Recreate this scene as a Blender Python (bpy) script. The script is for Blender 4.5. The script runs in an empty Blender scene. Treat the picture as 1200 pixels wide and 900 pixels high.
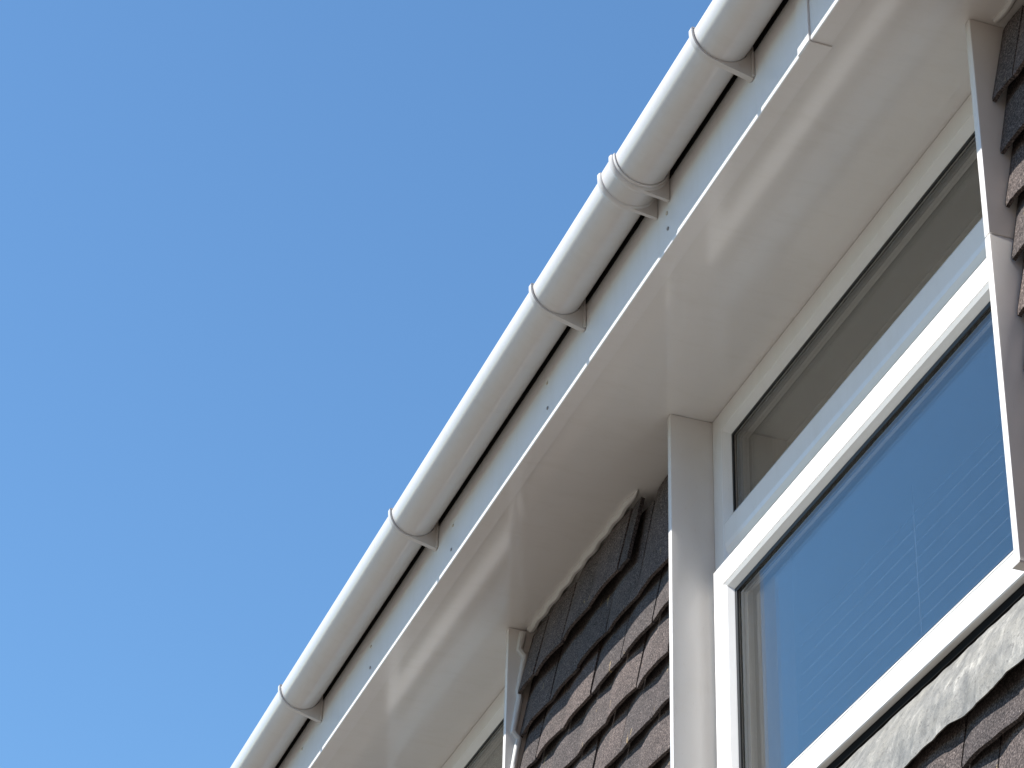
import bpy, bmesh, math, random
from mathutils import Matrix, Vector, noise

random.seed(7)
scene = bpy.context.scene
col = scene.collection
EYE = 1.6                      # camera height; every z below is measured from the camera

# ------------------------------------------------------------------ camera
cam_d = bpy.data.cameras.new('camera')
cam_d.sensor_fit = 'HORIZONTAL'; cam_d.sensor_width = 36.0; cam_d.lens = 92.68
cam_d.clip_start = 0.05; cam_d.clip_end = 2000
cam = bpy.data.objects.new('camera', cam_d); col.objects.link(cam)
Rm = Matrix(((0.33680552, 0.51653751, 0.78724268),
             (0.94122035, -0.20761929, -0.26645539),
             (0.02581256, 0.83071249, -0.55610294)))
cam.matrix_world = Matrix.Translation((0, 0, EYE)) @ Rm.to_4x4()
scene.camera = cam

# ------------------------------------------------------------------ sky, sun, exposure
SUN_TRAVEL = Vector((0.20, 1.0, -1.246)).normalized()
to_sun = -SUN_TRAVEL
world = bpy.data.worlds.new('World'); scene.world = world; world.use_nodes = True
wn = world.node_tree
bg = wn.nodes['Background']
sky = wn.nodes.new('ShaderNodeTexSky'); sky.sky_type = 'NISHITA'; sky.sun_disc = False
sky.sun_elevation = math.asin(to_sun.z)
sky.sun_rotation = math.atan2(to_sun.x, to_sun.y)
sky.altitude = 50; sky.air_density = 1.1; sky.dust_density = 0.0; sky.ozone_density = 6.0
tint = wn.nodes.new('ShaderNodeMix'); tint.data_type = 'RGBA'; tint.blend_type = 'MULTIPLY'   # camera white balance of the whole sky
tint.inputs[0].default_value = 1.0; tint.inputs[7].default_value = (0.82, 0.985, 0.985, 1)
wn.links.new(sky.outputs[0], tint.inputs[6]); wn.links.new(tint.outputs[2], bg.inputs[0]); bg.inputs[1].default_value = 0.112
sun_d = bpy.data.lights.new('sun', 'SUN'); sun_d.energy = 5.0; sun_d.angle = math.radians(0.5)
sun_d.color = (1.0, 0.955, 0.89)
sun = bpy.data.objects.new('sun', sun_d); col.objects.link(sun)
sun.rotation_euler = SUN_TRAVEL.to_track_quat('-Z', 'Y').to_euler(); sun.location = (-3, -6, 12)
vs = scene.view_settings
vs.view_transform = 'Standard'; vs.look = 'None'; vs.exposure = 0.85; vs.gamma = 1.0
vs.use_curve_mapping = False
scene.cycles.max_bounces = 10; scene.cycles.diffuse_bounces = 5; scene.cycles.glossy_bounces = 6
scene.cycles.transparent_max_bounces = 24

# ------------------------------------------------------------------ materials
def new_mat(name):
    m = bpy.data.materials.new(name); m.use_nodes = True
    return m, m.node_tree, m.node_tree.nodes['Principled BSDF']

def coords(nt, scale=(1, 1, 1), kind='Object'):
    tc = nt.nodes.new('ShaderNodeTexCoord'); mp = nt.nodes.new('ShaderNodeMapping')
    mp.inputs['Scale'].default_value = scale
    nt.links.new(tc.outputs[kind], mp.inputs['Vector'])
    return mp.outputs['Vector']

def world_pos(nt, scale=(1, 1, 1)):
    g = nt.nodes.new('ShaderNodeNewGeometry'); mp = nt.nodes.new('ShaderNodeMapping')
    mp.inputs['Scale'].default_value = scale
    nt.links.new(g.outputs['Position'], mp.inputs['Vector'])
    return mp.outputs['Vector']

def nz(nt, vec, scale, detail=3, rough=0.5):
    n = nt.nodes.new('ShaderNodeTexNoise'); n.inputs['Scale'].default_value = scale
    n.inputs['Detail'].default_value = detail; n.inputs['Roughness'].default_value = rough
    nt.links.new(vec, n.inputs['Vector']); return n.outputs['Fac']

def ramp(nt, fac, stops):
    r = nt.nodes.new('ShaderNodeValToRGB'); e = r.color_ramp.elements
    while len(e) < len(stops): e.new(0.5)
    for k, (p, c) in enumerate(stops):
        e[k].position = p; e[k].color = (*c, 1)
    nt.links.new(fac, r.inputs['Fac']); return r.outputs['Color']

def mixc(nt, fac, a, b, blend='MIX'):
    m = nt.nodes.new('ShaderNodeMix'); m.data_type = 'RGBA'; m.blend_type = blend
    for i, v in ((0, fac), (6, a), (7, b)):
        if hasattr(v, 'is_linked') or hasattr(v, 'links'): nt.links.new(v, m.inputs[i])
        elif isinstance(v, (int, float)): m.inputs[i].default_value = v
        else: m.inputs[i].default_value = (*v, 1)
    return m.outputs[2]

def math_n(nt, op, a, b=None):
    m = nt.nodes.new('ShaderNodeMath'); m.operation = op
    for i, v in ((0, a), (1, b)):
        if v is None: continue
        if isinstance(v, (int, float)): m.inputs[i].default_value = v
        else: nt.links.new(v, m.inputs[i])
    return m.outputs[0]

def bump(nt, bsdf, h, strength, dist):
    b = nt.nodes.new('ShaderNodeBump'); b.inputs['Strength'].default_value = strength
    b.inputs['Distance'].default_value = dist
    nt.links.new(h, b.inputs['Height']); nt.links.new(b.outputs[0], bsdf.inputs['Normal'])

def plastic(name, base, rough, dirt=0.06, wave=0.0):
    m, nt, p = new_mat(name)
    v = world_pos(nt)
    n1 = nz(nt, v, 3.5, 5, 0.6)
    c = mixc(nt, n1, tuple(x * (1 - dirt) for x in base), base)
    n2 = nz(nt, world_pos(nt, (40, 40, 9)), 6, 4, 0.7)
    sp = ramp(nt, n2, [(0.62, (1, 1, 1)), (0.80, (0.86, 0.83, 0.78))])
    c = mixc(nt, 0.75, c, sp, 'MULTIPLY')
    n3 = nz(nt, world_pos(nt, (22, 5, 5)), 1.6, 5, 0.65)          # run-off streaks across the lengths
    c = mixc(nt, 0.28, c, ramp(nt, n3, [(0.50, (1, 1, 1)), (0.78, (0.84, 0.82, 0.77))]), 'MULTIPLY')
    nt.links.new(c, p.inputs['Base Color'])
    r = nt.nodes.new('ShaderNodeMapRange'); nt.links.new(n1, r.inputs['Value'])
    r.inputs['To Min'].default_value = rough * 0.8; r.inputs['To Max'].default_value = rough * 1.25
    nt.links.new(r.outputs[0], p.inputs['Roughness'])
    p.inputs['IOR'].default_value = 1.53
    if wave: bump(nt, p, nz(nt, world_pos(nt, (1, 2.5, 1)), 4.0, 1, 0.4), wave, 0.02)
    return m

M = {}
M['upvc'] = plastic('white_upvc', (0.80, 0.79, 0.775), 0.20)
M['soffit'] = plastic('soffit_upvc', (0.79, 0.775, 0.755), 0.10, 0.08, 0.014)
M['fascia'] = plastic('fascia_upvc', (0.80, 0.79, 0.78), 0.14, 0.05, 0.02)
M['board'] = plastic('board_upvc', (0.78, 0.76, 0.735), 0.22, 0.07, 0.05)
M['gutter'] = plastic('gutter_pvc', (0.70, 0.685, 0.67), 0.09, 0.07)
M['clip'] = plastic('clip_pvc', (0.68, 0.66, 0.64), 0.30, 0.10)
M['mastic'] = plastic('mastic', (0.66, 0.65, 0.63), 0.5, 0.15)

def flat(name, c, rough=0.6, spec=0.5):
    m, nt, p = new_mat(name); p.inputs['Base Color'].default_value = (*c, 1)
    p.inputs['Roughness'].default_value = rough; p.inputs['Specular IOR Level'].default_value = spec
    return m
M['rubber'] = flat('black_rubber', (0.012, 0.012, 0.012), 0.55)
M['nail_dark'] = flat('nail_dark', (0.27, 0.25, 0.23), 0.5)
M['nail_pale'] = flat('nail_pale', (0.52, 0.46, 0.36), 0.5)
M['spacer'] = flat('spacer_bar', (0.10, 0.10, 0.10), 0.5)
M['slat'] = flat('blind_slat', (0.13, 0.127, 0.135), 0.5)
M['room'] = flat('room_paint', (0.42, 0.40, 0.37), 0.9)
M['backing'] = flat('backing_wall', (0.085, 0.072, 0.066), 0.9)
M['reveal'] = flat('dark_reveal', (0.030, 0.028, 0.026), 0.8)
M['gap_black'] = flat('gap_shade_black', (0.010, 0.010, 0.010), 0.95, 0.1)  # black for the strips that stand in for shade in gaps

# glass: clear, with a mirror share that follows the angle of view (Schlick)
m, nt, p = new_mat('glass'); nt.nodes.remove(p); M['glass'] = m
lw = nt.nodes.new('ShaderNodeLayerWeight'); lw.inputs['Blend'].default_value = 0.5
f5 = math_n(nt, 'POWER', lw.outputs['Facing'], 5.0)
fr = math_n(nt, 'ADD', math_n(nt, 'MULTIPLY', f5, 1.10), 0.045)
tr = nt.nodes.new('ShaderNodeBsdfTransparent'); tr.inputs[0].default_value = (0.97, 0.975, 0.975, 1)
gl = nt.nodes.new('ShaderNodeBsdfGlossy'); gl.inputs['Roughness'].default_value = 0.0
gl.inputs['Color'].default_value = (0.99, 1.0, 0.97, 1)
mx = nt.nodes.new('ShaderNodeMixShader'); nt.links.new(fr, mx.inputs[0])
nt.links.new(tr.outputs[0], mx.inputs[1]); nt.links.new(gl.outputs[0], mx.inputs[2])
nt.links.new(mx.outputs[0], nt.nodes['Material Output'].inputs['Surface'])

# sand-faced brown tiles
m, nt, p = new_mat('sandfaced_tile'); M['tile'] = m
oi = nt.nodes.new('ShaderNodeObjectInfo')
wp = world_pos(nt)
g1 = nz(nt, wp, 270, 3, 0.75); g2 = nz(nt, wp, 14, 4, 0.6); g3 = nz(nt, wp, 900, 1, 0.5)
c = ramp(nt, g1, [(0.34, (0.010, 0.0088, 0.0092)), (0.50, (0.074, 0.0625, 0.061)), (0.64, (0.170, 0.148, 0.142)), (0.72, (0.38, 0.345, 0.33))])
tint = ramp(nt, oi.outputs['Random'], [(0.0, (0.78, 0.78, 0.80)), (0.5, (1.0, 0.97, 0.95)), (1.0, (1.22, 1.12, 1.07))])
c = mixc(nt, 1.0, c, tint, 'MULTIPLY')
c = mixc(nt, 1.0, c, ramp(nt, g2, [(0.3, (0.78, 0.78, 0.78)), (0.7, (1.15, 1.12, 1.1))]), 'MULTIPLY')
st = nz(nt, world_pos(nt, (60, 60, 3.0)), 1.0, 2, 0.5)          # straw-coloured lichen trails
gate = nz(nt, world_pos(nt, (3.1, 3.1, 5.0)), 1.9, 2, 0.5)
gm = math_n(nt, 'MULTIPLY', math_n(nt, 'GREATER_THAN', st, 0.705), math_n(nt, 'GREATER_THAN', gate, 0.50))
gm = math_n(nt, 'MULTIPLY', gm, math_n(nt, 'GREATER_THAN', g1, 0.46))
c = mixc(nt, math_n(nt, 'MULTIPLY', gm, 0.75), c, (0.36, 0.27, 0.14))
nt.links.new(c, p.inputs['Base Color']); p.inputs['Roughness'].default_value = 0.92
p.inputs['Specular IOR Level'].default_value = 0.3
bump(nt, p, math_n(nt, 'ADD', g1, math_n(nt, 'MULTIPLY', g3, 0.5)), 0.55, 0.0022)

# weathered lead
m, nt, p = new_mat('weathered_lead'); M['lead'] = m
wp = world_pos(nt)
a = nz(nt, world_pos(nt, (1, 1, 0.55)), 30, 8, 0.72); b = nz(nt, world_pos(nt, (1.0, 1, 1.6)), 9, 5, 0.6); d = nz(nt, wp, 130, 3, 0.6)
c = ramp(nt, a, [(0.30, (0.070, 0.070, 0.067)), (0.44, (0.125, 0.125, 0.118)), (0.56, (0.185, 0.181, 0.167)), (0.70, (0.34, 0.33, 0.30))])
c = mixc(nt, ramp(nt, b, [(0.45, (0, 0, 0)), (0.7, (0.5, 0.5, 0.5))]), c, (0.235, 0.222, 0.188))
c = mixc(nt, ramp(nt, d, [(0.58, (0, 0, 0)), (0.70, (0.9, 0.9, 0.9))]), c, (0.07, 0.066, 0.06))
nt.links.new(c, p.inputs['Base Color']); p.inputs['Metallic'].default_value = 0.15; p.inputs['Roughness'].default_value = 0.62
bump(nt, p, math_n(nt, 'ADD', a, math_n(nt, 'MULTIPLY', d, 0.25)), 0.5, 0.006)

# plain masonry, roof, ground (out of frame; they colour the bounced light)
m, nt, p = new_mat('masonry'); M['masonry'] = m
br = nt.nodes.new('ShaderNodeTexBrick'); br.inputs['Scale'].default_value = 4.5
br.inputs['Color1'].default_value = (0.36, 0.21, 0.13, 1); br.inputs['Color2'].default_value = (0.30, 0.17, 0.11, 1)
br.inputs['Mortar'].default_value = (0.35, 0.33, 0.30, 1)
g = nt.nodes.new('ShaderNodeNewGeometry'); sx = nt.nodes.new('ShaderNodeSeparateXYZ'); cx = nt.nodes.new('ShaderNodeCombineXYZ')
nt.links.new(g.outputs['Position'], sx.inputs[0]); nt.links.new(sx.outputs['X'], cx.inputs['X']); nt.links.new(sx.outputs['Z'], cx.inputs['Y'])
nt.links.new(cx.outputs[0], br.inputs['Vector']); nt.links.new(br.outputs['Color'], p.inputs['Base Color']); p.inputs['Roughness'].default_value = 0.9
M['roof'] = flat('roof_covering', (0.10, 0.08, 0.075), 0.9)
m, nt, p = new_mat('pale_paving'); M['ground'] = m
wp = world_pos(nt)
c = ramp(nt, nz(nt, wp, 0.6, 6, 0.6), [(0.3, (0.100, 0.086, 0.069)), (0.7, (0.150, 0.131, 0.108))])
nt.links.new(c, p.inputs['Base Color']); p.inputs['Roughness'].default_value = 0.9
bump(nt, p, nz(nt, wp, 60, 4), 0.4, 0.01)

# ------------------------------------------------------------------ mesh helpers (z relative to the camera; EYE is added here)
def mesh_obj(name, verts, faces, mat, parent=None, smooth=False, bevel=0.0, seg=2, origin=None):
    o0 = Vector(origin) if origin is not None else Vector((0, 0, 0))
    me = bpy.data.meshes.new(name)
    me.from_pydata([tuple(Vector(v) - o0) for v in verts], [], faces)
    bm = bmesh.new(); bm.from_mesh(me)
    bmesh.ops.recalc_face_normals(bm, faces=bm.faces)
    if bevel:
        es = [e for e in bm.edges if len(e.link_faces) == 2 and e.calc_face_angle(0) > 0.35]
        bmesh.ops.bevel(bm, geom=es, offset=bevel, segments=seg, profile=0.5, affect='EDGES', clamp_overlap=True)
    bm.to_mesh(me); bm.free()
    if smooth:
        for poly in me.polygons: poly.use_smooth = True
        try: me.set_sharp_from_angle(angle=math.radians(40))
        except Exception: pass
    me.materials.append(M[mat])
    o = bpy.data.objects.new(name, me); col.objects.link(o)
    if parent is not None:
        o.parent = parent
        o.location = o0 - parent_base.get(parent.name, Vector((0, 0, 0))) if parent.name in parent_base else o0
        if parent.name not in parent_base:
            o.location = (o0 + Vector((0, 0, EYE))) - Vector(parent.location) if parent.type == 'EMPTY' else o0
    else:
        o.location = o0 + Vector((0, 0, EYE))
    return o
parent_base = {}

def thing(name, loc, label, cat, group=None):
    e = bpy.data.objects.new(name, None); col.objects.link(e)
    e.empty_display_size = 0.1
    e.location = (loc[0], loc[1], loc[2] + EYE)
    tag(e, label, cat, group); return e

def tag(o, label=None, cat=None, group=None, kind=None):
    if label: o['label'] = label
    if cat: o['category'] = cat
    if group: o['group'] = group
    if kind: o['kind'] = kind
    elif cat: o['kind'] = 'thing'
    return o

def box(x0, x1, y0, y1, z0, z1):
    v = [(x, y, z) for x in (x0, x1) for y in (y0, y1) for z in (z0, z1)]
    f = [(0, 1, 3, 2), (4, 6, 7, 5), (0, 4, 5, 1), (2, 3, 7, 6), (0, 2, 6, 4), (1, 5, 7, 3)]
    return v, f

def join(*parts):
    V, F = [], []
    for v, f in parts:
        k = len(V); V += v; F += [tuple(i + k for i in q) for q in f]
    return V, F

def extrude_x(profile, x0, x1):
    """closed (y, z) outline pushed along x"""
    n = len(profile)
    v = [(x0, y, z) for y, z in profile] + [(x1, y, z) for y, z in profile]
    f = [tuple(range(n)), tuple(range(2 * n - 1, n - 1, -1))]
    f += [(i, (i + 1) % n, n + (i + 1) % n, n + i) for i in range(n)]
    return v, f

def rect_sweep(x0, x1, z0, z1, prof):
    """closed profile of (inset, y) carried round a rectangle with mitred corners"""
    v, f = [], []; n = len(prof)
    for sx_, sz_ in ((0, 0), (1, 0), (1, 1), (0, 1)):
        for d, y in prof:
            v.append((x1 - d if sx_ else x0 + d, y, z1 - d if sz_ else z0 + d))
    for c_ in range(4):
        e = (c_ + 1) % 4
        for i in range(n):
            j = (i + 1) % n
            f.append((c_ * n + i, c_ * n + j, e * n + j, e * n + i))
    return v, f

# ------------------------------------------------------------------ key dimensions (from the photograph; metres)
YC, ZC, R = 1.5337, 3.2583, 0.0563       # gutter axis and radius
YF, ZF = 1.597, 3.0797                 # fascia face and its lower edge
ZS = 3.0825                            # soffit underside
YW = 1.925                             # window frame face
YB = 1.828                             # front edge of the side boards
XA, XB = -9.6, 1.6                     # how far the eaves run
Z0 = -EYE

# ------------------------------------------------------------------ the setting
g_ = mesh_obj('ground', [(-300, -300, Z0), (300, -300, Z0), (300, 300, Z0), (-300, 300, Z0)], [(0, 1, 2, 3)], 'ground')
tag(g_, kind='structure')
WIN = [(-4.342, -3.0150), (-6.7135, -5.3875)]
for nm_, mt_, ya, yb in (('wall', 'backing', 1.945, 1.986), ('inner_wall', 'room', 1.9865, 2.10)):
    ws = [box(XA, XB, ya, yb, Z0, 2.036), box(XA, WIN[1][0], ya, yb, 2.036, 3.26),
          box(WIN[1][1], WIN[0][0], ya, yb, 2.036, 3.26), box(WIN[0][1], XB, ya, yb, 2.036, 3.26)]
    tag(mesh_obj(nm_, *join(*ws), mt_), kind='structure')
for a_, b_ in WIN:
    tag(mesh_obj('lintel', *box(a_, b_, 1.99, 2.0995, 3.075, 3.26), 'reveal'), kind='structure')
# added block shaped as a house wing, unseen; shades the boards facing it
tag(mesh_obj('shade_block', *extrude_x([(-8, Z0), (2.6, Z0), (2.6, 4.2), (-2.7, 7.2), (-8, 4.2)], XB + 0.15, XB + 7), 'masonry'), kind='structure')
# the dim room behind the glass
v, f = box(XA, XB, 2.101, 5.5, 0.95, 3.262)
f = [q for q in f if q != (0, 4, 5, 1)]
tag(mesh_obj('interior_room', v, f, 'room'), kind='structure')
# roof slab that keeps the eaves in shade
rp = [(1.552, 3.2705), (1.545, 3.288), (6.2, 3.288 + 4.655 * 0.577), (6.2, 3.2705 + 4.648 * 0.577), (1.62, 3.2705)]
roof = mesh_obj('roof', *extrude_x(rp, XA, XB), 'roof'); tag(roof, kind='structure')

fe = mesh_obj('gutter_gap_shade', *box(XA, XB, YF - 0.0028, YF - 0.0006, 3.239, 3.2695), 'gap_black'); tag(fe, kind='structure')  # black strip standing in for the deep shade behind the gutter

# ------------------------------------------------------------------ gutter
gut = thing('rain_gutter', (-4.2, YC, ZC - R), 'long white half round plastic rain gutter clipped along the eaves', 'gutter')
def half_round(r_out, r_in, n=40, a0=math.pi, a1=2 * math.pi, lip=True):
    out = [(YC + r_out * math.cos(a0 + (a1 - a0) * i / n), ZC + r_out * math.sin(a0 + (a1 - a0) * i / n)) for i in range(n + 1)]
    inn = [(YC + r_in * math.cos(a1 + (a0 - a1) * i / n), ZC + r_in * math.sin(a1 + (a0 - a1) * i / n)) for i in range(n + 1)]
    return out + inn
for x0, x1 in ((XA, -3.822), (-3.816, XB)):
    pr = half_round(R, R - 0.0025)
    # small rolled bead on the two rims
    pr = [(YC - R + 0.004, ZC + 0.003), (YC - R + 0.001, ZC + 0.0025)] + pr[:41] + [(YC + R - 0.001, ZC + 0.003), (YC + R - 0.005, ZC + 0.003)] + pr[42:-1] + [(YC - R + 0.005, ZC)]
    mesh_obj('gutter_channel', *extrude_x(pr, x0, x1), 'gutter', gut, smooth=True)

def clip_profile(ro, ri, zb=3.178, n=28):
    dy, dz = (YF - 0.0015) - YC, zb - ZC
    L = math.hypot(dy, dz); at = math.atan2(dz, dy) - math.acos(ro / L)     # tangent point
    a0 = math.pi; at += 2 * math.pi
    out = [(YC - ro + 0.010, ZC + 0.0075), (YC - ro + 0.002, ZC + 0.0075), (YC - ro, ZC + 0.005)]
    out += [(YC + ro * math.cos(a0 + (at - a0) * i / n), ZC + ro * math.sin(a0 + (at - a0) * i / n)) for i in range(n + 1)]
    out += [(YF - 0.0015, zb), (YF - 0.0015, 3.268), (YC + ri + 0.0, 3.268)]
    out += [(YC + ri * math.cos(2 * math.pi - math.pi * i / n), ZC + ri * math.sin(2 * math.pi - math.pi * i / n)) for i in range(n + 1)]
    out += [(YC - ri, ZC + 0.0045), (YC - ro + 0.010, ZC + 0.0045)]
    return out
def ngon_plate(profile, x0, x1):
    """as extrude_x, with the two concave caps cut into triangles"""
    from mathutils.geometry import tessellate_polygon
    n = len(profile)
    tri = tessellate_polygon([[Vector((y, z, 0)) for y, z in profile]])
    v = [(x0, y, z) for y, z in profile] + [(x1, y, z) for y, z in profile]
    f = [tuple(t) for t in tri] + [tuple(i + n for i in reversed(t)) for t in tri]
    f += [(i, (i + 1) % n, n + (i + 1) % n, n + i) for i in range(n)]
    return v, f
for i, xc in enumerate((-7.22, -6.232, -5.241, -4.253, -3.387, -2.40)):
    w = 0.0062
    cp = thing_part = mesh_obj('gutter_clip', *ngon_plate(clip_profile(R + 0.0052, R + 0.0012, 3.178 + random.uniform(-.002, .002)), xc - w, xc + w), 'clip', gut, smooth=True)
    # fixing plate against the fascia
    mesh_obj('clip_plate', *box(xc - 0.0115, xc + 0.0115, YF - 0.0055, YF - 0.0008, 3.181, 3.2665), 'clip', cp, bevel=0.001)
    cp.children[0].location = (0, 0, 0)
# union between the two gutter lengths
def ring(ro_ri_x, n=44):
    """rings of an arc-swept open tube: list of (x, r)"""
    v, f = [], []; m_ = len(ro_ri_x)
    for i in range(n + 1):
        a_ = math.pi * 0.985 + math.pi * 1.03 * i / n
        for x, r in ro_ri_x: v.append((x, YC + r * math.cos(a_), ZC + r * math.sin(a_)))
    for i in range(n):
        for j in range(m_):
            k = (j + 1) % m_
            f.append((i * m_ + j, i * m_ + k, (i + 1) * m_ + k, (i + 1) * m_ + j))
    f += [tuple(range(m_)), tuple(range(n * m_ + m_ - 1, n * m_ - 1, -1))]
    return v, f
def rib_pts(xc, base, h, w):
    return [(xc + w * math.cos(t), base + h * math.sin(t)) for t in [math.pi - math.pi * k / 8 for k in range(9)]]
UX = -3.819
prof = [(UX - 0.046, R + 0.0008), (UX - 0.046, R + 0.0032)] + rib_pts(UX - 0.031, R + 0.0035, 0.0052, 0.0085) + rib_pts(UX + 0.031, R + 0.0035, 0.0052, 0.0085) + [(UX + 0.046, R + 0.0032), (UX + 0.046, R + 0.0008)]
uni = mesh_obj('gutter_union', *ring(prof), 'clip', gut, smooth=True)
for dx in (-0.031, 0.031):
    pr = clip_profile(R + 0.0062, R + 0.0012, 3.186)
    wb = mesh_obj('union_web', *ngon_plate(pr, UX + dx - 0.004, UX + dx + 0.004), 'clip', uni, smooth=True); wb.location = (0, 0, 0)

# ------------------------------------------------------------------ fascia
fas = thing('fascia_board', (-4.2, YF, ZF), 'white fascia board behind the gutter with a sunlit lower edge', 'fascia')
fp = [(YF, 3.269), (YF, ZF + 0.003), (YF + 0.0008, ZF + 0.001), (YF + 0.003, ZF), (YF + 0.038, ZF), (YF + 0.038, ZF + 0.0026), (YF + 0.010, ZF + 0.0026), (YF + 0.010, 3.269)]
for x0, x1 in ((XA, -3.171), (-3.165, XB)):
    mesh_obj('board', *ngon_plate(fp, x0, x1), 'fascia', fas)
jp = [(YF - 0.0042, 3.268), (YF - 0.0042, ZF - 0.001), (YF - 0.002, ZF - 0.0036), (YF + 0.041, ZF - 0.0036), (YF + 0.041, ZF - 0.0006), (YF - 0.0006, ZF - 0.0006), (YF - 0.0006, 3.268)]
mesh_obj('joint_cover', *ngon_plate(jp, -3.191, -3.146), 'fascia', fas)
def disc_nail(x, z, r, mat):
    n = 10; v = []; f = []
    for yy, rr in ((YF + 0.001, r), (YF - 0.0016, r), (YF - 0.0026, r * 0.6)):
        v += [(x + rr * math.cos(2 * math.pi * i / n), yy, z + rr * math.sin(2 * math.pi * i / n)) for i in range(n)]
    for k in range(2):
        f += [(k * n + i, k * n + (i + 1) % n, (k + 1) * n + (i + 1) % n, (k + 1) * n + i) for i in range(n)]
    f += [tuple(range(n)), tuple(range(2 * n, 3 * n))]
    mesh_obj('nail', v, f, mat, fas)
for x, z, mm in ((-3.796, 3.125, 'nail_dark'), (-3.801, 3.166, 'nail_pale'), (-4.473, 3.118, 'nail_dark'), (-4.479, 3.186, 'nail_pale'), (-5.124, 3.117, 'nail_dark'),
                 (-5.119, 3.180, 'nail_pale'), (-5.771, 3.119, 'nail_dark'), (-5.776, 3.182, 'nail_pale'), (-6.42, 3.119, 'nail_dark'), (-6.42, 3.183, 'nail_pale')):
    disc_nail(x, z, 0.0042, mm)

# ------------------------------------------------------------------ soffit
so = mesh_obj('eaves_soffit', *box(XA, XB, YF + 0.0105, 1.987, ZS, ZS + 0.010), 'soffit')
tag(so, 'glossy white soffit panel under the eaves between fascia and windows', 'soffit')

# ------------------------------------------------------------------ windows
def make_window(x0, x1, label):
    zt, zb = 3.0803, 2.064
    w = thing('window', (x0, YW, zb), label, 'window', None)
    fr = mesh_obj('window_frame', *rect_sweep(x0, x1, zb, zt, [(0, YW), (0.044, YW), (0.0455, YW + .0015), (0.047, YW + .0012), (0.060, YW + 0.016), (0.062, YW + 0.055), (0, YW + 0.055)]), 'upvc', w)
    tp = [(YW + 0.016, 2.826), (YW + 0.002, 2.804), (YW, 2.800), (YW, 2.752), (YW + 0.002, 2.742), (YW + 0.009, 2.729), (YW + 0.045, 2.729), (YW + 0.045, 2.826)]
    mesh_obj('transom', *extrude_x(tp, x0 + 0.050, x1 - 0.050), 'upvc', w, smooth=False)
    mesh_obj('gasket', *box(x0 + 0.050, x1 - 0.050, YW + 0.012, YW + 0.045, 2.655, 2.7285), 'rubber', w)
    mesh_obj('sill_gap_shade', *box(x0 + 0.002, x1 - 0.002, YW - 0.0055, YW + 0.0195, 2.0415, 2.0575), 'gap_black', w)  # black strip that paints in the shaded gap under the sash
    # fixed light over the transom
    px0, px1, pz0, pz1 = x0 + 0.056, x1 - 0.056, 2.812, zt - 0.056
    mesh_obj('gasket', *rect_sweep(px0, px1, pz0, pz1, [(0, YW + 0.0165), (0.0085, YW + 0.0175), (0.0085, YW + 0.0215), (0, YW + 0.0215)]), 'rubber', w)
    mesh_obj('spacer_bar', *rect_sweep(px0, px1, pz0, pz1, [(0, YW + 0.0265), (0.011, YW + 0.0265), (0.011, YW + 0.0385), (0, YW + 0.0385)]), 'spacer', w)
    for y in (YW + 0.022, YW + 0.039):
        mesh_obj('pane', *box(px0, px1, y, y + 0.004, pz0, pz1), 'glass', w)
    # opening sash below, standing proud of the frame
    sx0, sx1, sz0, sz1 = x0 + 0.033, x1 - 0.033, 2.058, 2.689
    YS = 1.9055
    sash = mesh_obj('sash', *rect_sweep(sx0, sx1, sz0, sz1, [(0, YS + .002), (0.002, YS), (0.0495, YS), (0.0505, YS + 0.0022), (0.0520, YS + 0.0022), (0.0535, YS + 0.0005), (0.060, YS + 0.004), (0.0685, YS + 0.016), (0.072, YS + 0.05), (0.036, YS + 0.05), (0.036, YS + 0.0143), (0, YS + 0.0143)]), 'upvc', w)
    qx0, qx1, qz0, qz1 = sx0 + 0.066, sx1 - 0.066, sz0 + 0.066, sz1 - 0.066
    for nm, geo, mt in (('gasket', rect_sweep(qx0, qx1, qz0, qz1, [(0, YS + 0.0165), (0.0105, YS + 0.0175), (0.0105, YS + 0.0215), (0, YS + 0.0215)]), 'rubber'),
                        ('spacer_bar', rect_sweep(qx0, qx1, qz0, qz1, [(0, YS + 0.0265), (0.012, YS + 0.0265), (0.012, YS + 0.0385), (0, YS + 0.0385)]), 'spacer'),
                        ('pane', box(qx0, qx1, YS + 0.022, YS + 0.026, qz0, qz1), 'glass'),
                        ('pane', box(qx0, qx1, YS + 0.039, YS + 0.043, qz0, qz1), 'glass')):
        o = mesh_obj(nm, *geo, mt, sash); o.location = (0, 0, 0)
    return w
make_window(*WIN[0], 'white framed window with blue sky mirrored in its wide lower pane, above lead flashing')
make_window(*WIN[1], 'white framed window mostly hidden past the tile panel, only its top corner showing')

# ------------------------------------------------------------------ side boards of the windows
def side_board(x0, x1, label, seam=None):
    t = thing('window_side_board', (x0, YB, 2.0), label, 'cladding board', None)
    segs = [(2.002, ZS - 0.001)] if seam is None else [(2.002, seam - 0.0009), (seam + 0.0009, ZS - 0.001)]
    for z0, z1 in segs:
        mesh_obj('panel', *box(x0, x1, YB, 1.944, z0, z1), 'board', t, bevel=0.0025, smooth=True)
    mesh_obj('end_cap', *box(x0 - 0.003, x1 + 0.003, YB - 0.003, 1.940, 1.9965, 2.0015), 'clip', t, bevel=0.001)
side_board(-4.3605, -4.3427, 'pale board with its broad grey inner face beside the sky mirroring pane')
side_board(-3.0143, -2.9965, 'board with a bright sunlit edge and a seam, capped below the sash', seam=2.6175)
side_board(-5.3868, -5.3690, 'board sealed to the dark tiles with a lumpy bead of mastic')

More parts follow.
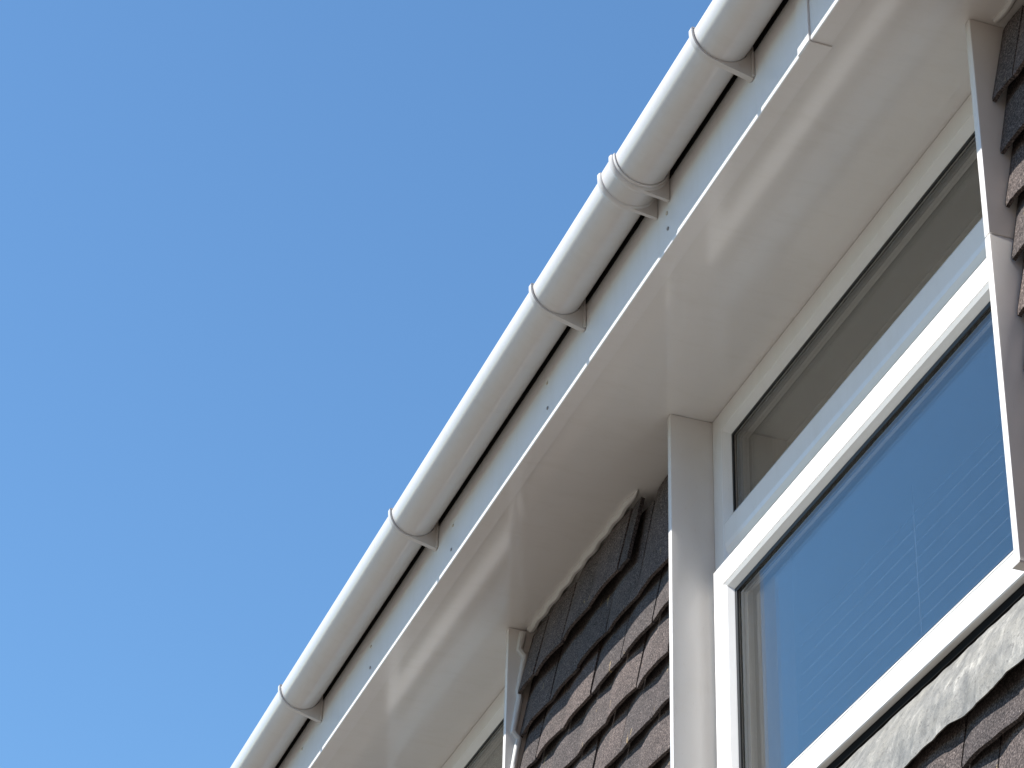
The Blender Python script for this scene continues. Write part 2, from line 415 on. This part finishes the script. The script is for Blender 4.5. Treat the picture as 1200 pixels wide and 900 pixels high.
# ------------------------------------------------------------------ hung tiles
TW, GAUGE, TH = 0.179, 0.1107, 0.0085
wall_t = thing('tile_hung_wall', (-4.2, 1.93, 1.3), 'dark brown sand faced tiles hung in overlapping courses between and below the windows', 'tile cladding')
tile_cache = {}
def tile_mesh(width, length, var):
    key = (round(width, 3), round(length, 3), var)
    if key in tile_cache: return tile_cache[key]
    rg = random.Random(hash(key) & 0xffff)
    nx = 7
    cam_ = 0.0035 + 0.003 * rg.random(); pk = 0.36 + 0.1 * rg.random()
    v, f = [], []
    def yoff(u):
        s = u / pk if u < pk else (1 - u) / (1 - pk)
        return -cam_ * math.sin(math.pi / 2 * max(0, min(1, s))) * min(1.0, width / TW) + cam_ * 0.5
    jit = [rg.uniform(-.0016, .0016) for _ in range(nx + 1)]
    for back in (0, 1):
        for j, zz in enumerate((0.0, 0.007, length)):
            for i in range(nx + 1):
                u = i / nx
                x = (u - 0.5) * width
                y = yoff(u) + (TH if back else 0) + (0.0016 if (j == 0 and not back) else 0)
                z = zz + (jit[i] if j < 2 else 0)
                v.append((x, y, z))
    n1 = nx + 1
    def idx(b, j, i): return b * 3 * n1 + j * n1 + i
    for j in range(2):
        for i in range(nx):
            f.append((idx(0, j, i), idx(0, j, i + 1), idx(0, j + 1, i + 1), idx(0, j + 1, i)))
            f.append((idx(1, j, i), idx(1, j + 1, i), idx(1, j + 1, i + 1), idx(1, j, i + 1)))
    for i in range(nx):
        f.append((idx(0, 0, i), idx(1, 0, i), idx(1, 0, i + 1), idx(0, 0, i + 1)))
        f.append((idx(0, 2, i), idx(0, 2, i + 1), idx(1, 2, i + 1), idx(1, 2, i)))
    for j in range(2):
        f.append((idx(0, j, 0), idx(0, j + 1, 0), idx(1, j + 1, 0), idx(1, j, 0)))
        f.append((idx(0, j, nx), idx(1, j, nx), idx(1, j + 1, nx), idx(0, j + 1, nx)))
    me = bpy.data.meshes.new('tile'); me.from_pydata(v, [], f); me.update()
    for poly in me.polygons: poly.use_smooth = True
    try: me.set_sharp_from_angle(angle=math.radians(35))
    except Exception: pass
    me.materials.append(M['tile']); tile_cache[key] = me
    return me
def put_tile(xa, xb, z, y=1.858, tilt=0.192, length=0.262):
    w = xb - xa
    if w < 0.02: return
    me = tile_mesh(w - 0.0025, length, random.randrange(7) if w > TW - 0.002 else 0)
    o = bpy.data.objects.new('tile', me); col.objects.link(o); o.parent = wall_t
    o.location = Vector(((xa + xb) / 2, y + random.uniform(-.0012, .0012), z + random.uniform(-.0025, .0025) + EYE)) - Vector(wall_t.location)
    o.rotation_euler = (-math.atan(tilt) + random.uniform(-.012, .012), random.uniform(-.010, .010), random.uniform(-.018, .018))
def course(k, xl, xr, **kw):
    z = 2.680 - GAUGE * k
    j0 = -4.890 + (0.0 if k % 2 == 0 else TW / 2)
    n = math.floor((xl - j0) / TW); x = j0 + n * TW
    while x < xr - 0.001:
        a_, b_ = max(x, xl), min(x + TW, xr)
        put_tile(a_, b_, z, **(kw['fn'](a_, b_) if 'fn' in kw else kw))
        x += TW
PANELS = [(-5.3665, -4.3635), (-2.9935, -1.95)]
for (xl, xr) in PANELS:
    left = xl < -5
    # top course: cut tiles kicked out at the foot, stopping short of the board on the wide panel
    course(-2, xl, -4.655 if left else xr, y=1.850, tilt=0.22, length=0.170)
    course(-1, xl, xr, fn=lambda a_, b_: dict(length=0.283) if (left and a_ > -4.74) else dict(length=0.255))
    for k in range(0, 6): course(k, xl, xr)
LOW = (-6.70, -1.95)
for k in range(6, 12):
    if k < 8:
        for xl, xr in ((-5.3665, -4.3635), (-2.9935, -1.95)): course(k, xl, xr)
    else:
        course(k, *LOW, length={8: 0.140, 9: 0.235}.get(k, 0.262))

# ------------------------------------------------------------------ mastic
def lumpy_bead(name, pts, rad, parent, seed):
    n = 9; v, f = [], []
    for i, pnt in enumerate(pts):
        pv = Vector(pnt)
        dr = (Vector(pts[min(i + 1, len(pts) - 1)]) - Vector(pts[max(i - 1, 0)])).normalized()
        s_ = dr.cross(Vector((0, 1, 0.01))).normalized(); t_ = dr.cross(s_)
        rr = rad[i] if isinstance(rad, list) else rad
        rr *= 1 + 0.22 * noise.noise(Vector((pnt[0] * 9 + seed, pnt[2] * 9, seed)))
        for q in range(n):
            an = 2 * math.pi * q / n
            v.append(tuple(pv + s_ * rr * math.cos(an) + t_ * rr * math.sin(an)))
    for i in range(len(pts) - 1):
        for q in range(n):
            f.append((i * n + q, i * n + (q + 1) % n, (i + 1) * n + (q + 1) % n, (i + 1) * n + q))
    f += [tuple(range(n)), tuple(range((len(pts) - 1) * n, len(pts) * n))]
    return mesh_obj(name, v, f, 'mastic', parent, smooth=True)
N = 60
lumpy_bead('mastic_bead', [(-5.355 + (0.70) * i / N, 1.880 + 0.002 * math.sin(i * .9), ZS - 0.0035) for i in range(N + 1)], [0.0095 * min(1, (N - i) / 5 + 0.15) for i in range(N + 1)], wall_t, 3)
vp = []
for i in range(N + 1):
    z = 3.07 - 0.95 * i / N
    ph = ((z - 2.68) / GAUGE) % 1.0
    vp.append((-5.3645, 1.845 + 0.016 * ph + (0.0 if z < 2.9 else 0.010), z))
lumpy_bead('mastic_bead', vp, 0.0085, wall_t, 9)
lumpy_bead('mastic_bead', [(-2.985 + 1.0 * i / N, 1.872 + 0.004 * math.sin(i * .8), ZS - 0.0025) for i in range(N + 1)], 0.006, wall_t, 17)

# ------------------------------------------------------------------ lead flashing under the sill
def lead_sheet(x0, x1):
    prof = [(1.944, 2.047), (1.930, 2.043), (1.915, 2.031), (1.900, 2.006), (1.886, 1.978), (1.873, 1.950), (1.863, 1.922), (1.856, 1.893), (1.8515, 1.870), (1.850, 1.862)]
    nx = 150; v, f = [], []; m_ = len(prof)
    for layer in (0, 1):
        for i in range(nx + 1):
            x = x0 + (x1 - x0) * i / nx
            wv = 0.0020 * math.sin(x * 26 + 1.0) + 0.0010 * math.sin(x * 71 + 2) + 0.0045 * noise.noise(Vector((x * 9, 3.1, 0)))
            for j, (y, z) in enumerate(prof):
                t = j / (m_ - 1)
                d = (0.005 * noise.noise(Vector((x * 14, z * 18, 1.7))) + 0.0025 * noise.noise(Vector((x * 45, z * 40, 5.2)))) * min(1, t * 2.2)
                lift = -0.005 * t * t * (0.5 + 0.5 * math.sin(x * 26 + 1.0))
                v.append((x, y + d + lift + (0.0024 if layer else 0), z + wv * t * t + 0.003 * noise.noise(Vector((x * 17, 0, 9))) * (1 - t)))
    o_ = (nx + 1) * m_
    for i in range(nx):
        for j in range(m_ - 1):
            q = (i * m_ + j, i * m_ + j + 1, (i + 1) * m_ + j + 1, (i + 1) * m_ + j)
            f.append(q); f.append(tuple(o_ + t for t in reversed(q)))
        f.append((i * m_ + m_ - 1, o_ + i * m_ + m_ - 1, o_ + (i + 1) * m_ + m_ - 1, (i + 1) * m_ + m_ - 1))
        f.append((i * m_, (i + 1) * m_, o_ + (i + 1) * m_, o_ + i * m_))
    return mesh_obj('lead_flashing', v, f, 'lead', smooth=True)
tag(lead_sheet(-4.36, -2.985), 'crinkled grey lead flashing with a wavy lower edge under the window sill', 'flashing')

# ------------------------------------------------------------------ blind behind the lower pane
bl = thing('venetian_blind', (-3.7, 2.03, 2.11), 'thin slatted blind faintly seen through the wide lower pane', 'blind')
for i in range(13):
    z = 2.130 + 0.0315 * i
    pr = [(2.0300, z), (2.0306, z + 0.0010), (2.033, z + 0.0030), (2.0333, z + 0.0027), (2.0312, z + 0.0006), (2.0306, z - 0.0004)]
    mesh_obj('slat', *extrude_x(pr, -4.175 + random.uniform(-.006, .006), -3.10), 'slat', bl)
mesh_obj('cord', *box(-3.6608, -3.6600, 2.0190, 2.0198, 2.12, 2.56), 'slat', bl)
